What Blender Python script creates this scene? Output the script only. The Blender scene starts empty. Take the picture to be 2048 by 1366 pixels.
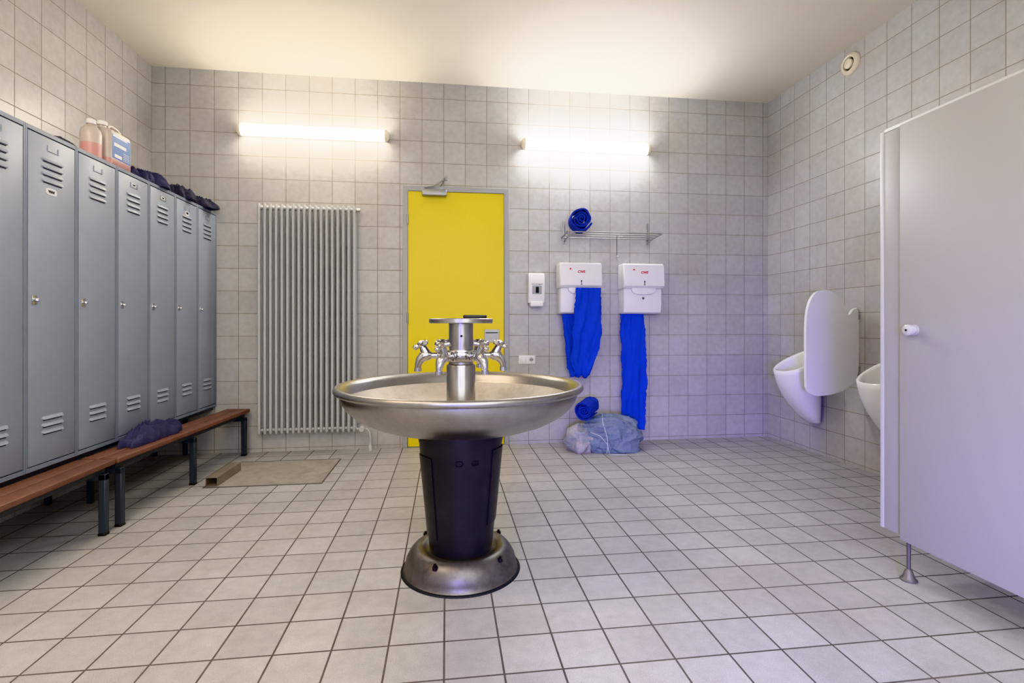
import bpy, bmesh, math, random
from mathutils import Vector, Matrix, noise
random.seed(3)
S = bpy.context.scene
COL = S.collection
PI = math.pi

# ------------------------------------------------------------------ materials
def srgb(r, g, b):
    def f(c):
        c /= 255.0
        return c/12.92 if c <= 0.04045 else ((c+0.055)/1.055)**2.4
    return (f(r), f(g), f(b), 1.0)

def mat(name, rgb, rough=0.5, metal=0.0, var=0.06, vscale=6.0, bump=0.0, bscale=60.0, spec=0.5,
        emit=None, estr=0.0, trans=0.0, alpha=1.0, dirt=None, dscale=3.0, damt=0.4, bdist=0.004):
    m = bpy.data.materials.new(name); m.use_nodes = True
    nt = m.node_tree; N = nt.nodes; Lk = nt.links
    b = N["Principled BSDF"]
    c = srgb(*rgb)
    geo = N.new("ShaderNodeTexCoord")
    nz = N.new("ShaderNodeTexNoise"); nz.inputs["Scale"].default_value = vscale; nz.inputs["Detail"].default_value = 5
    Lk.new(geo.outputs["Object"], nz.inputs["Vector"])
    mx = N.new("ShaderNodeMix"); mx.data_type = 'RGBA'
    lo = tuple(max(0, v*(1-var*2)) for v in c[:3])+(1,); hi = tuple(min(1, v*(1+var*2)) for v in c[:3])+(1,)
    mx.inputs[6].default_value = lo; mx.inputs[7].default_value = hi
    Lk.new(nz.outputs["Fac"], mx.inputs[0])
    out = mx.outputs[2]
    if dirt:
        n2 = N.new("ShaderNodeTexNoise"); n2.inputs["Scale"].default_value = dscale; n2.inputs["Detail"].default_value = 8
        n2.inputs["Roughness"].default_value = 0.7
        Lk.new(geo.outputs["Object"], n2.inputs["Vector"])
        rp = N.new("ShaderNodeMapRange"); rp.inputs[1].default_value = 0.45; rp.inputs[2].default_value = 0.75
        rp.inputs[3].default_value = 0.0; rp.inputs[4].default_value = damt
        Lk.new(n2.outputs["Fac"], rp.inputs[0])
        m2 = N.new("ShaderNodeMix"); m2.data_type = 'RGBA'
        Lk.new(rp.outputs[0], m2.inputs[0]); Lk.new(out, m2.inputs[6]); m2.inputs[7].default_value = srgb(*dirt)
        out = m2.outputs[2]
    Lk.new(out, b.inputs["Base Color"])
    b.inputs["Roughness"].default_value = rough; b.inputs["Metallic"].default_value = metal
    b.inputs["Specular IOR Level"].default_value = spec
    if bump > 0:
        n3 = N.new("ShaderNodeTexNoise"); n3.inputs["Scale"].default_value = bscale; n3.inputs["Detail"].default_value = 4
        if bdist > 0.004: n3.inputs["Distortion"].default_value = 1.2
        Lk.new(geo.outputs["Object"], n3.inputs["Vector"])
        bp = N.new("ShaderNodeBump"); bp.inputs["Strength"].default_value = bump; bp.inputs["Distance"].default_value = bdist
        Lk.new(n3.outputs["Fac"], bp.inputs["Height"]); Lk.new(bp.outputs["Normal"], b.inputs["Normal"])
    if emit:
        b.inputs["Emission Color"].default_value = emit; b.inputs["Emission Strength"].default_value = estr
    if trans: b.inputs["Transmission Weight"].default_value = trans
    b.inputs["Alpha"].default_value = alpha
    return m

def tile_mat(name, axes, pitch, off, c1, c2, grout, mortar, rough, bump=0.5, speck=0.0, stain=None, samt=0.3):
    m = bpy.data.materials.new(name); m.use_nodes = True
    nt = m.node_tree; N = nt.nodes; Lk = nt.links
    b = N["Principled BSDF"]
    g = N.new("ShaderNodeNewGeometry"); sp = N.new("ShaderNodeSeparateXYZ"); cb = N.new("ShaderNodeCombineXYZ")
    Lk.new(g.outputs["Position"], sp.inputs[0])
    for i, a in enumerate(axes):
        ad = N.new("ShaderNodeMath"); ad.operation = 'ADD'; ad.inputs[1].default_value = 20*pitch-off[i]
        Lk.new(sp.outputs[a], ad.inputs[0]); Lk.new(ad.outputs[0], cb.inputs[i])
    br = N.new("ShaderNodeTexBrick"); br.offset = 0; br.squash = 1
    br.inputs["Scale"].default_value = 1; br.inputs["Mortar Size"].default_value = mortar
    br.inputs["Mortar Smooth"].default_value = 0.15; br.inputs["Brick Width"].default_value = pitch
    br.inputs["Row Height"].default_value = pitch
    br.inputs["Color1"].default_value = srgb(*c1); br.inputs["Color2"].default_value = srgb(*c2); br.inputs["Mortar"].default_value = srgb(*grout)
    Lk.new(cb.outputs[0], br.inputs["Vector"])
    out = br.outputs["Color"]
    nz = N.new("ShaderNodeTexNoise"); nz.inputs["Scale"].default_value = 2.2; nz.inputs["Detail"].default_value = 9; nz.inputs["Roughness"].default_value = 0.7
    Lk.new(g.outputs["Position"], nz.inputs["Vector"])
    rp = N.new("ShaderNodeMapRange"); rp.inputs[1].default_value = 0.4; rp.inputs[2].default_value = 0.8; rp.inputs[4].default_value = samt
    Lk.new(nz.outputs["Fac"], rp.inputs[0])
    mx = N.new("ShaderNodeMix"); mx.data_type = 'RGBA'; mx.inputs[7].default_value = srgb(*(stain or grout))
    Lk.new(rp.outputs[0], mx.inputs[0]); Lk.new(out, mx.inputs[6]); out = mx.outputs[2]
    # fine cloudy mottling of the glaze
    n4 = N.new("ShaderNodeTexNoise"); n4.inputs["Scale"].default_value = 22; n4.inputs["Detail"].default_value = 6
    Lk.new(g.outputs["Position"], n4.inputs["Vector"])
    r4 = N.new("ShaderNodeMapRange"); r4.inputs[1].default_value = 0.3; r4.inputs[2].default_value = 0.7; r4.inputs[3].default_value = 0.94; r4.inputs[4].default_value = 1.06
    Lk.new(n4.outputs["Fac"], r4.inputs[0])
    v4 = N.new("ShaderNodeVectorMath"); v4.operation = 'SCALE'
    Lk.new(out, v4.inputs[0]); Lk.new(r4.outputs[0], v4.inputs["Scale"]); out = v4.outputs[0]
    if speck:
        n2 = N.new("ShaderNodeTexNoise"); n2.inputs["Scale"].default_value = 260; n2.inputs["Detail"].default_value = 3
        Lk.new(g.outputs["Position"], n2.inputs["Vector"])
        r2 = N.new("ShaderNodeMapRange"); r2.inputs[1].default_value = 0.35; r2.inputs[2].default_value = 0.65
        r2.inputs[3].default_value = 1-speck; r2.inputs[4].default_value = 1+speck
        Lk.new(n2.outputs["Fac"], r2.inputs[0])
        vm = N.new("ShaderNodeVectorMath"); vm.operation = 'SCALE'
        Lk.new(out, vm.inputs[0]); Lk.new(r2.outputs[0], vm.inputs["Scale"]); out = vm.outputs[0]
    Lk.new(out, b.inputs["Base Color"])
    mr = N.new("ShaderNodeMapRange"); mr.inputs[3].default_value = rough; mr.inputs[4].default_value = 0.9
    Lk.new(br.outputs["Fac"], mr.inputs[0]); Lk.new(mr.outputs[0], b.inputs["Roughness"])
    iv = N.new("ShaderNodeMath"); iv.operation = 'SUBTRACT'; iv.inputs[0].default_value = 1.0
    Lk.new(br.outputs["Fac"], iv.inputs[1])
    bp = N.new("ShaderNodeBump"); bp.inputs["Strength"].default_value = bump; bp.inputs["Distance"].default_value = 0.003
    Lk.new(iv.outputs[0], bp.inputs["Height"]); Lk.new(bp.outputs["Normal"], b.inputs["Normal"])
    return m

# ------------------------------------------------------------------ mesh helpers
def finish(bm, name, m, parent=None, smooth=40, recalc=True):
    if recalc: bmesh.ops.recalc_face_normals(bm, faces=bm.faces[:])
    me = bpy.data.meshes.new(name); bm.to_mesh(me); bm.free()
    for mm in (m if isinstance(m, (list, tuple)) else [m]): me.materials.append(mm)
    if smooth:
        for p in me.polygons: p.use_smooth = True
        me.set_sharp_from_angle(angle=math.radians(smooth))
    o = bpy.data.objects.new(name, me); COL.objects.link(o)
    if parent: o.parent = parent
    return o

def thing(name, label, cat, loc=(0, 0, 0), rz=0.0, group=None):
    e = bpy.data.objects.new(name, None); COL.objects.link(e)
    e.empty_display_size = 0.1; e.location = loc; e.rotation_euler = (0, 0, rz)
    e["label"] = label; e["category"] = cat
    if group: e["group"] = group
    return e

def tag(o, label, cat, group=None):
    o["label"] = label; o["category"] = cat
    if group: o["group"] = group
    return o

def add_box(bm, x0, x1, y0, y1, z0, z1, bevel=0.0, seg=2, mi=0):
    vs = [bm.verts.new((x, y, z)) for x in (x0, x1) for y in (y0, y1) for z in (z0, z1)]
    idx = [(0, 1, 3, 2), (4, 6, 7, 5), (0, 4, 5, 1), (2, 3, 7, 6), (0, 2, 6, 4), (1, 5, 7, 3)]
    fs = [bm.faces.new([vs[i] for i in q]) for q in idx]
    for f in fs: f.material_index = mi
    if bevel > 0:
        es = list({e for f in fs for e in f.edges})
        r = bmesh.ops.bevel(bm, geom=es, offset=bevel, segments=seg, profile=0.5, affect='EDGES')
        for f in r['faces']: f.material_index = mi

def box(name, d, m, parent=None, bevel=0.0, seg=2):
    bm = bmesh.new(); add_box(bm, *d, bevel=bevel, seg=seg)
    return finish(bm, name, m, parent)

def add_lathe(bm, prof, seg=48, center=(0, 0, 0), axis='Z', mi=0):
    rings = []
    cx, cy, cz = center
    for r, z in prof:
        if r < 1e-6:
            p = {'Z': (cx, cy, cz+z), 'X': (cx+z, cy, cz), 'Y': (cx, cy+z, cz)}[axis]
            rings.append([bm.verts.new(p)])
        else:
            ring = []
            for i in range(seg):
                a = 2*PI*i/seg; u, v = r*math.cos(a), r*math.sin(a)
                p = {'Z': (cx+u, cy+v, cz+z), 'X': (cx+z, cy+u, cz+v), 'Y': (cx+u, cy+z, cz+v)}[axis]
                ring.append(bm.verts.new(p))
            rings.append(ring)
    for a, b in zip(rings, rings[1:]):
        for i in range(seg):
            j = (i+1) % seg
            if len(a) == 1 and len(b) == 1: continue
            if len(a) == 1: f = bm.faces.new((a[0], b[i], b[j]))
            elif len(b) == 1: f = bm.faces.new((a[i], b[0], a[j]))
            else: f = bm.faces.new((a[i], a[j], b[j], b[i]))
            f.material_index = mi

def lathe(name, prof, m, parent=None, seg=48, center=(0, 0, 0), axis='Z', smooth=40):
    bm = bmesh.new(); add_lathe(bm, prof, seg, center, axis)
    return finish(bm, name, m, parent, smooth)

def add_pipe(bm, pts, r, seg=10, closed=False, mi=0):
    P = [Vector(p) for p in pts]; n = len(P); rings = []
    rr = r if isinstance(r, (list, tuple)) else [r]*n
    up = None
    for i in range(n):
        if closed: t = (P[(i+1) % n]-P[i-1]).normalized()
        else: t = (P[min(i+1, n-1)]-P[max(i-1, 0)]).normalized()
        if up is None:
            up = t.orthogonal().normalized()
        else:
            up = (up-t*up.dot(t)).normalized()
        w = t.cross(up)
        rings.append([bm.verts.new(P[i]+(up*math.cos(2*PI*k/seg)+w*math.sin(2*PI*k/seg))*rr[i]) for k in range(seg)])
    prs = list(zip(rings, rings[1:]))
    if closed: prs.append((rings[-1], rings[0]))
    for a, b in prs:
        for k in range(seg):
            f = bm.faces.new((a[k], a[(k+1) % seg], b[(k+1) % seg], b[k])); f.material_index = mi
    if not closed:
        bm.faces.new(rings[0][::-1]).material_index = mi; bm.faces.new(rings[-1]).material_index = mi

def pipe(name, pts, r, m, parent=None, seg=10, closed=False):
    bm = bmesh.new(); add_pipe(bm, pts, r, seg, closed)
    return finish(bm, name, m, parent, 50)

def add_prism(bm, pts, axis, a0, a1, bevel=0.0, seg=2):
    def P(u, v, a): return {'X': (a, u, v), 'Y': (u, a, v), 'Z': (u, v, a)}[axis]
    A = [bm.verts.new(P(u, v, a0)) for u, v in pts]; B = [bm.verts.new(P(u, v, a1)) for u, v in pts]
    f0 = bm.faces.new(A); f1 = bm.faces.new(B[::-1]); n = len(pts)
    for i in range(n): bm.faces.new((A[i], B[i], B[(i+1) % n], A[(i+1) % n]))
    if bevel > 0:
        bmesh.ops.bevel(bm, geom=list(set(f0.edges) | set(f1.edges)), offset=bevel, segments=seg, profile=0.5, affect='EDGES')

def smooth_loop(pts, it=2):
    for _ in range(it):
        q = []
        for i in range(len(pts)):
            a = pts[i]; b = pts[(i+1) % len(pts)]
            q.append((a[0]*.75+b[0]*.25, a[1]*.75+b[1]*.25)); q.append((a[0]*.25+b[0]*.75, a[1]*.25+b[1]*.75))
        pts = q
    return pts

def text_part(name, body, size, m, parent, loc, rot, shear=0.0, bold=0.0):
    cu = bpy.data.curves.new(name, 'FONT'); cu.body = body; cu.size = size; cu.align_x = 'CENTER'; cu.align_y = 'CENTER'
    cu.extrude = 0.0006; cu.shear = shear; cu.offset = bold
    tmp = bpy.data.objects.new(name+"_tmp", cu); COL.objects.link(tmp)
    dg = bpy.context.evaluated_depsgraph_get()
    me = bpy.data.meshes.new_from_object(tmp.evaluated_get(dg)); me.name = name
    bpy.data.objects.remove(tmp)
    me.materials.clear(); me.materials.append(m)
    o = bpy.data.objects.new(name, me); COL.objects.link(o); o.parent = parent; o.location = loc; o.rotation_euler = rot
    return o

def blob(name, c, size, m, seed=0, amp=0.25, freq=3.0, ridge=0.12, rfreq=9.0, parent=None, sub=5, flat=-0.35, rz=0, tie=None):
    bm = bmesh.new(); bmesh.ops.create_icosphere(bm, subdivisions=sub, radius=1.0)
    sv = Vector((seed*7.1, seed*3.3, seed*1.7))
    for v in bm.verts:
        p = v.co.copy()
        n = noise.noise(p*freq*0.5+sv)*amp
        q = Vector((p.x*1.0, p.y*1.0, p.z*0.5))*rfreq*0.33+sv
        if tie:   # folds radiate from a tie point
            d = p-Vector(tie); L_ = d.length; ang = math.atan2(d.z, d.x); an2 = math.atan2(d.y, d.x)
            q = Vector((math.cos(ang)*3.4+math.cos(an2)*2.0, math.sin(ang)*3.4, L_*0.9+math.sin(an2)*2.0))+sv
            q += Vector((noise.noise(p*2.2+sv), noise.noise(p*2.2-sv), 0))*0.35
        rdg = (1-min(1, abs(noise.noise(q)*1.7)))**2*ridge+(1-min(1, abs(noise.noise(q*2.3)*1.7)))**2*ridge*0.5
        s = 1+n+rdg
        p = p*s
        if p.z < flat: p.z = flat+(p.z-flat)*0.03
        p.z -= flat
        v.co = Vector((p.x*size[0], p.y*size[1], max(0.0, p.z*size[2])))
    o = finish(bm, name, m, parent, 80)
    o.location = c; o.rotation_euler = (0, 0, rz)
    return o

def garment(name, c, lx, ly, h, m, seed, rz=0.0, lift=0.006):
    """crumpled cloth: irregular outline, broad overlapping folds running diagonally, with thickness"""
    bm = bmesh.new(); NU, NV = 84, 84; sv = Vector((seed*5.3, seed*2.9, 0.7*seed))
    top = []; bot = []
    for i in range(NU):
        rt = []; rb = []
        for j in range(NV):
            u = i/(NU-1)*2-1; v = j/(NV-1)*2-1
            a = math.atan2(v, u); rr = max(abs(u), abs(v))
            ed = 0.82+0.30*noise.noise(Vector((math.cos(a)*1.5, math.sin(a)*1.5, seed)))+0.22*noise.noise(Vector((math.cos(a)*3.5, math.sin(a)*3.5, seed+4)))
            k = rr*ed
            dd = math.hypot(u, v) or 1
            x = u/dd*k*(1+0.15*abs(math.cos(a))); y = v/dd*k*(1+0.15*abs(math.sin(a)))
            q = Vector((x*1.0+y*0.9, y*2.6-x*1.1, 0))+sv
            wq = Vector((q.x*0.8, q.y, 0))+Vector((noise.noise(q*0.9), noise.noise(q*0.9+Vector((5, 2, 1))), 0))*0.8
            f1 = 0.5+0.55*noise.noise(q*0.9)
            f2 = 0.5+0.5*math.sin(wq.y*7.0+noise.noise(q*0.6)*3.0); f2 = f2**1.4
            f3 = 1-min(1, abs(noise.noise(wq*2.4)*2.2))
            fold = f1*0.48+f2*0.32+f3*f3*0.22
            env = (max(0.0, 1-rr**3.5))**0.6
            z = h*(0.08+0.98*fold)*(0.14+0.86*env)
            X, Y = x*lx/2, y*ly/2
            rt.append(bm.verts.new((X, Y, max(z, 0.003)+lift))); rb.append(bm.verts.new((X, Y, 0.001)))
        top.append(rt); bot.append(rb)
    for i in range(NU-1):
        for j in range(NV-1):
            bm.faces.new((top[i][j], top[i+1][j], top[i+1][j+1], top[i][j+1]))
            bm.faces.new((bot[i][j], bot[i][j+1], bot[i+1][j+1], bot[i+1][j]))
    for i in range(NU-1):
        bm.faces.new((top[i][0], bot[i][0], bot[i+1][0], top[i+1][0])); bm.faces.new((top[i][-1], top[i+1][-1], bot[i+1][-1], bot[i][-1]))
    for j in range(NV-1):
        bm.faces.new((top[0][j], top[0][j+1], bot[0][j+1], bot[0][j])); bm.faces.new((top[-1][j], bot[-1][j], bot[-1][j+1], top[-1][j+1]))
    o = finish(bm, name, m, None, 80); o.location = c; o.rotation_euler = (0, 0, rz)
    return o

def copy_tree(src, loc, rz=None):
    def cp(o, par):
        n = o.copy(); COL.objects.link(n)
        if par is not None: n.parent = par
        for ch in list(o.children): cp(ch, n)
        return n
    n = cp(src, None); n.location = loc
    if rz is not None: n.rotation_euler = (0, 0, rz)
    return n

# ------------------------------------------------------------------ room
YW, XL, XR, H, YB = 4.852, -2.595, 3.296, 3.45, -2.6
WT1, WT2, WG = (190, 189, 188), (181, 180, 180), (148, 140, 128)
m_wall_b = tile_mat("tiles_back", ("X", "Z"), 0.2045, (-2.482, 0.03), WT1, WT2, WG, 0.0030, 0.34, stain=(163, 152, 136), samt=0.4)
m_wall_s = tile_mat("tiles_side", ("Y", "Z"), 0.2045, (4.852, 0.03), WT1, WT2, WG, 0.0030, 0.34, stain=(163, 152, 136), samt=0.4)
m_floor = tile_mat("tiles_floor", ("X", "Y"), 0.2, (-0.009, 0.074), (182, 181, 181), (170, 169, 169), (84, 79, 75), 0.0038, 0.42, speck=0.11, stain=(132, 126, 122), samt=0.5)
m_ceil = mat("ceiling_paint", (226, 219, 206), 0.85, var=0.02, vscale=2, bump=0.1)

def struct(o): o["kind"] = "structure"; return o
T = 0.15
struct(box("floor", (XL-T, XR+T, YB-T, YW+T, -0.12, 0), m_floor))
struct(box("ceiling", (XL-T, XR+T, YB-T, YW+T, H, H+0.12), m_ceil))
struct(box("wall_back", (XL-T, XR+T, YW, YW+T, 0, H), m_wall_b))
struct(box("wall_left", (XL-T, XL, YB, YW, 0, H), m_wall_s))
struct(box("wall_right", (XR, XR+T, YB, YW, 0, H), m_wall_s))
struct(box("wall_front", (XL-T, XR+T, YB-T, YB, 0, H), m_wall_b))

# ------------------------------------------------------------------ common materials
m_steel = mat("stainless_steel", (178, 176, 174), 0.30, 1.0, var=0.10, vscale=5, bump=0.06, bscale=30, dirt=(124, 119, 114), dscale=5, damt=0.55)
m_steel_in = mat("limescaled_steel", (202, 195, 185), 0.55, 0.15, var=0.12, vscale=4, dirt=(154, 140, 122), dscale=6, damt=0.9)
m_chrome = mat("chrome", (205, 205, 208), 0.12, 1.0, var=0.03)
m_grey_metal = mat("galvanised_metal", (160, 160, 160), 0.4, 0.7, var=0.08)
m_footmetal = mat("dull_steel", (120, 117, 114), 0.45, 0.6, var=0.08)
m_rawmetal = mat("dusty_raw_steel", (138, 131, 121), 0.6, 0.3, var=0.12)
m_black = mat("black_plastic", (22, 22, 24), 0.35)
m_blackcone = mat("black_enamel", (46, 47, 48), 0.36, 0.2, var=0.15, bump=0.05, dirt=(84, 82, 78), damt=0.35)
m_base = mat("worn_steel_base", (120, 116, 113), 0.42, 0.7, var=0.15, vscale=8, dirt=(66, 62, 58), dscale=9, damt=0.75)
m_white = mat("white_plastic", (230, 229, 228), 0.35, var=0.015)
m_knob = mat("grey_white_plastic", (196, 196, 196), 0.35, var=0.015)
m_ceramic = mat("white_ceramic", (236, 236, 236), 0.12, var=0.01)
m_rad = mat("grey_white_enamel", (190, 190, 191), 0.4, var=0.03)
m_cream = mat("cream_plastic", (226, 218, 196), 0.4, var=0.02)
m_locker = mat("locker_paint", (148, 157, 171), 0.46, 0.0, var=0.04, vscale=3, bump=0.03, dirt=(136, 144, 157), dscale=5, damt=0.35)
m_lockerbody = mat("locker_frame_paint", (128, 137, 152), 0.46, var=0.04)
m_dark = mat("dark_gap", (30, 32, 36), 0.7)
m_wood = mat("red_brown_wood", (116, 83, 74), 0.48, var=0.12, vscale=14, dirt=(94, 70, 64), dscale=8, damt=0.4)
m_legs = mat("blue_grey_steel", (72, 78, 86), 0.4, 0.3)
m_yellow = mat("yellow_paint", (228, 206, 22), 0.42, var=0.02, vscale=2)
m_frame = mat("grey_frame_paint", (166, 166, 168), 0.4, var=0.03)
m_blue = mat("blue_cotton", (24, 62, 196), 0.85, var=0.08, vscale=30, bump=0.3, bscale=300)
m_blue2 = mat("dark_blue_cotton", (26, 50, 168), 0.85, var=0.12, vscale=30, bump=0.3, bscale=300)
m_navy = mat("navy_cloth", (62, 64, 92), 0.9, var=0.15, vscale=12, bump=0.3, bscale=200)
m_navy2 = mat("dark_cloth", (54, 56, 74), 0.9, var=0.2, vscale=14, bump=0.3, bscale=200)
m_bag = mat("grey_blue_plastic_film", (116, 132, 154), 0.6, var=0.08, vscale=5, dirt=(140, 152, 168), dscale=4, damt=0.5, bump=0.7, bscale=11, bdist=0.025)
m_peach = mat("thin_plastic_film", (152, 158, 170), 0.55, var=0.10, vscale=8, dirt=(208, 186, 174), dscale=4, damt=1.0, bump=0.7, bscale=11, bdist=0.025)
m_cord = mat("white_cord", (200, 206, 214), 0.8)
m_panel = mat("pale_grey_laminate", (172, 171, 172), 0.45, var=0.015, vscale=3)
m_alu = mat("white_aluminium", (204, 204, 206), 0.4, 0.1, var=0.01)
m_red = mat("red_print", (200, 24, 40), 0.5)
m_inkblue = mat("blue_print", (60, 104, 170), 0.5, var=0.05)

# ------------------------------------------------------------------ lockers
LW, LD, LH = 0.3466, 0.53, 1.733
LX, LZ = -2.055, 0.427
def louvre(bm, zc, yc, ly, hh=0.011, out=0.008):
    n = 8; pts = []
    for i in range(n+1):
        a = PI/2+PI*i/n; pts.append((-ly/2+hh*math.cos(a), hh*math.sin(a)))
    for i in range(n+1):
        a = -PI/2+PI*i/n; pts.append((ly/2+hh*math.cos(a), hh*math.sin(a)))
    A = [bm.verts.new((0.0002, yc+u, zc+v)) for u, v in pts]
    B = [bm.verts.new((out*(0.55-0.45*v/hh), yc+u*0.97, zc+v*0.7)) for u, v in pts]
    k = len(pts)
    for i in range(k): bm.faces.new((A[i], A[(i+1) % k], B[(i+1) % k], B[i]))
    bm.faces.new(B)
    add_box(bm, 0.0001, 0.0012, yc-ly/2, yc+ly/2, zc-hh-0.0035, zc-hh+0.001, mi=1)

lk = thing("locker", "tall narrow grey-blue steel locker with pressed vent slots", "locker", (LX, YW-LW/2, LZ), 0, "row of steel lockers")
bm = bmesh.new(); w = LW/2
add_box(bm, -LD, -0.014, -w+0.0006, w-0.0006, 0, LH, 0.002, 1)
add_box(bm, -0.014, 0, -w+0.0006, -w+0.011, 0, LH, 0.001, 1); add_box(bm, -0.014, 0, w-0.011, w-0.0006, 0, LH, 0.001, 1)
add_box(bm, -0.014, 0, -w+0.011, w-0.011, LH-0.022, LH, 0.001, 1); add_box(bm, -0.014, 0, -w+0.011, w-0.011, 0, 0.022, 0.001, 1)
finish(bm, "body", m_lockerbody, lk)
dr = box("door", (-0.011, 0.0, -w+0.0160, w-0.0150, 0.027, LH-0.027), m_locker, lk, 0.0025, 2)
bm = bmesh.new()
for k in range(4): louvre(bm, 1.590-k*0.036, -0.002, 0.125)
finish(bm, "vent", [m_locker, m_dark], dr)
bm = bmesh.new()
for k in range(3): louvre(bm, 0.255-k*0.036, -0.002, 0.125)
finish(bm, "vent", [m_locker, m_dark], dr)
bm = bmesh.new()
add_box(bm, 0, 0.002, -0.038, 0.038, 1.636, 1.641); add_box(bm, 0, 0.002, -0.038, -0.034, 1.636, 1.668); add_box(bm, 0, 0.002, 0.034, 0.038, 1.636, 1.668)
finish(bm, "name_plate_holder", m_lockerbody, dr)
bm = bmesh.new()
add_box(bm, 0, 0.004, -0.138, -0.108, 0.838, 0.884, 0.0018, 2)
add_lathe(bm, [(0, 0.018), (0.008, 0.018), (0.010, 0.014), (0.010, 0)], 16, (0.0, -0.123, 0.861), 'X')
add_box(bm, 0.018, 0.024, -0.126, -0.120, 0.853, 0.869, 0.001, 1)
finish(bm, "lock", m_chrome, dr)
lockers = [lk]
for i in range(1, 7):
    lockers.append(copy_tree(lk, (LX, YW-LW/2-i*LW, LZ)))
def sticker(parent_locker, y, z, wd, hh):
    d = [c for c in parent_locker.children if c.name.startswith("door")][0]
    bm = bmesh.new()
    pts = [(y+wd/2*math.copysign(abs(math.cos(a))**.6, math.cos(a)), z+hh/2*math.copysign(abs(math.sin(a))**.6, math.sin(a))) for a in [2*PI*k/24 for k in range(24)]]
    add_prism(bm, pts, 'X', 0.0003, 0.0012)
    o = finish(bm, "sticker", m_white, d)
    sq = [(0.0018, y-wd*.28+wd*.56*k/30, z+hh*0.22*math.sin(k*1.35)) for k in range(31)]
    pipe("handwriting", sq, 0.0009, m_black, o, 5)
sticker(lockers[5], -0.01, 1.43, 0.075, 0.036)
sticker(lockers[3], 0.0, 1.655, 0.05, 0.02); sticker(lockers[2], 0.0, 1.655, 0.05, 0.022)
sticker(lockers[1], 0.0, 1.62, 0.055, 0.04); sticker(lockers[6], 0.0, 1.60, 0.06, 0.02)

# stand below the lockers
st = thing("locker_stand", "blue-grey square steel stand carrying the row of lockers", "stand", (-2.33, 3.64, 0))
y0, y1 = YW-7*LW+0.02, YW-0.02
oy = 3.64; ox = -2.33
for nm, xx in (("rail", -2.09), ("rail", -2.55)):
    box(nm, (xx-ox-0.015, xx-ox+0.015, y0-oy, y1-oy, LZ-0.031, LZ-0.001), m_legs, st, 0.002, 1)
for yy in (y0, 3.0, 3.6, 4.2, y1-0.03):
    box("crossbar", (-2.535-ox, -2.105-ox, yy-oy, yy+0.03-oy, LZ-0.031, LZ-0.001), m_legs, st, 0.002, 1)
for yy in (y0, 3.6, y1-0.03):
    for xx in (-2.30, -2.55):
        box("leg", (xx-ox-0.015, xx-ox+0.015, yy-oy, yy+0.03-oy, 0, LZ-0.031), m_legs, st, 0.002, 1)

# ------------------------------------------------------------------ benches
def bench(loc, rz, length, label, legs):
    b = thing("bench", label, "bench", loc, rz, "locker room benches")
    zt = 0.405
    for k in range(2):
        x1 = -0.105*k; x0 = x1-0.097
        box("board", (x0, x1, 0, length, zt-0.03, zt), m_wood, b, 0.006, 3)
    box("rail", (-0.065, -0.035, 0.03, length-0.03, zt-0.066, zt-0.0305), m_legs, b, 0.002, 1)
    for y in legs:
        box("crossbar", (-0.195, -0.008, y-0.018, y+0.018, zt-0.1, zt-0.066), m_legs, b, 0.002, 1)
        box("leg", (-0.044, -0.008, y-0.018, y+0.018, 0.012, zt-0.068), m_legs, b, 0.003, 1)
        box("foot", (-0.046, -0.006, y-0.02, y+0.02, 0, 0.014), m_black, b, 0.003, 1)
    return b
bench((-1.855, 1.45, 0), 0, 1.67, "red-brown slatted wooden bench nearer the room entrance, square steel legs", (0.15, 1.61))
bench((-1.850, 3.135, 0), -0.062, 1.66, "red-brown slatted bench standing below the lockers by the radiator", (0.05, 0.80, 1.6))

# ------------------------------------------------------------------ jerrycan and bottle on locker
def rrect(x0, x1, y0, y1, r, n=6):
    o = []
    for cx, cy, a0 in ((x1-r, y1-r, 0), (x0+r, y1-r, PI/2), (x0+r, y0+r, PI), (x1-r, y0+r, 1.5*PI)):
        for k in range(n+1):
            a = a0+PI/2*k/n; o.append((cx+r*math.cos(a), cy+r*math.sin(a)))
    return o
m_can = mat("translucent_white_plastic", (238, 228, 220), 0.35, var=0.04, trans=0.5)
m_canpink = mat("pink_liquid", (234, 176, 172), 0.3, var=0.04, trans=0.4)
ztop = LZ+LH
jc = thing("jerrycan", "translucent white jerrycan part filled with pink liquid, blue paper label", "canister", (-2.145, 3.55, ztop))
def loft(bm, secs, mi=None, cap=True):
    R = [[bm.verts.new((x, y, z)) for x, y in s] for s, z in secs]
    n = len(R[0])
    for k, (a, b) in enumerate(zip(R, R[1:])):
        for i in range(n):
            f = bm.faces.new((a[i], a[(i+1) % n], b[(i+1) % n], b[i]))
            if mi: f.material_index = mi[k]
    if cap: bm.faces.new(R[0][::-1]).material_index = mi[0] if mi else 0; bm.faces.new(R[-1]).material_index = mi[-1] if mi else 0
bm = bmesh.new()
hx, hy = 0.068, 0.115
loft(bm, [(rrect(-hx+.01, hx-.01, -hy+.01, hy-.01, .02), 0.0), (rrect(-hx, hx, -hy, hy, .028), 0.012), (rrect(-hx, hx, -hy, hy, .028), 0.045),
          (rrect(-hx, hx, -hy, hy, .028), 0.20), (rrect(-hx+.006, hx-.006, -hy+.006, hy-.006, .028), 0.225), (rrect(-hx+.028, hx-.028, -hy+.03, hy-.02, .03), 0.238)],
     mi=[1, 1, 0, 0, 0])
finish(bm, "body", [m_can, m_canpink], jc)
pipe("handle", [(0, -0.035, 0.232), (0, -0.03, 0.262), (0, 0.0, 0.275), (0, 0.06, 0.272), (0, 0.088, 0.255), (0, 0.098, 0.22), (0, 0.10, 0.20)], [.014, .013, .012, .012, .013, .014, .013], m_can, jc, 12)
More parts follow.
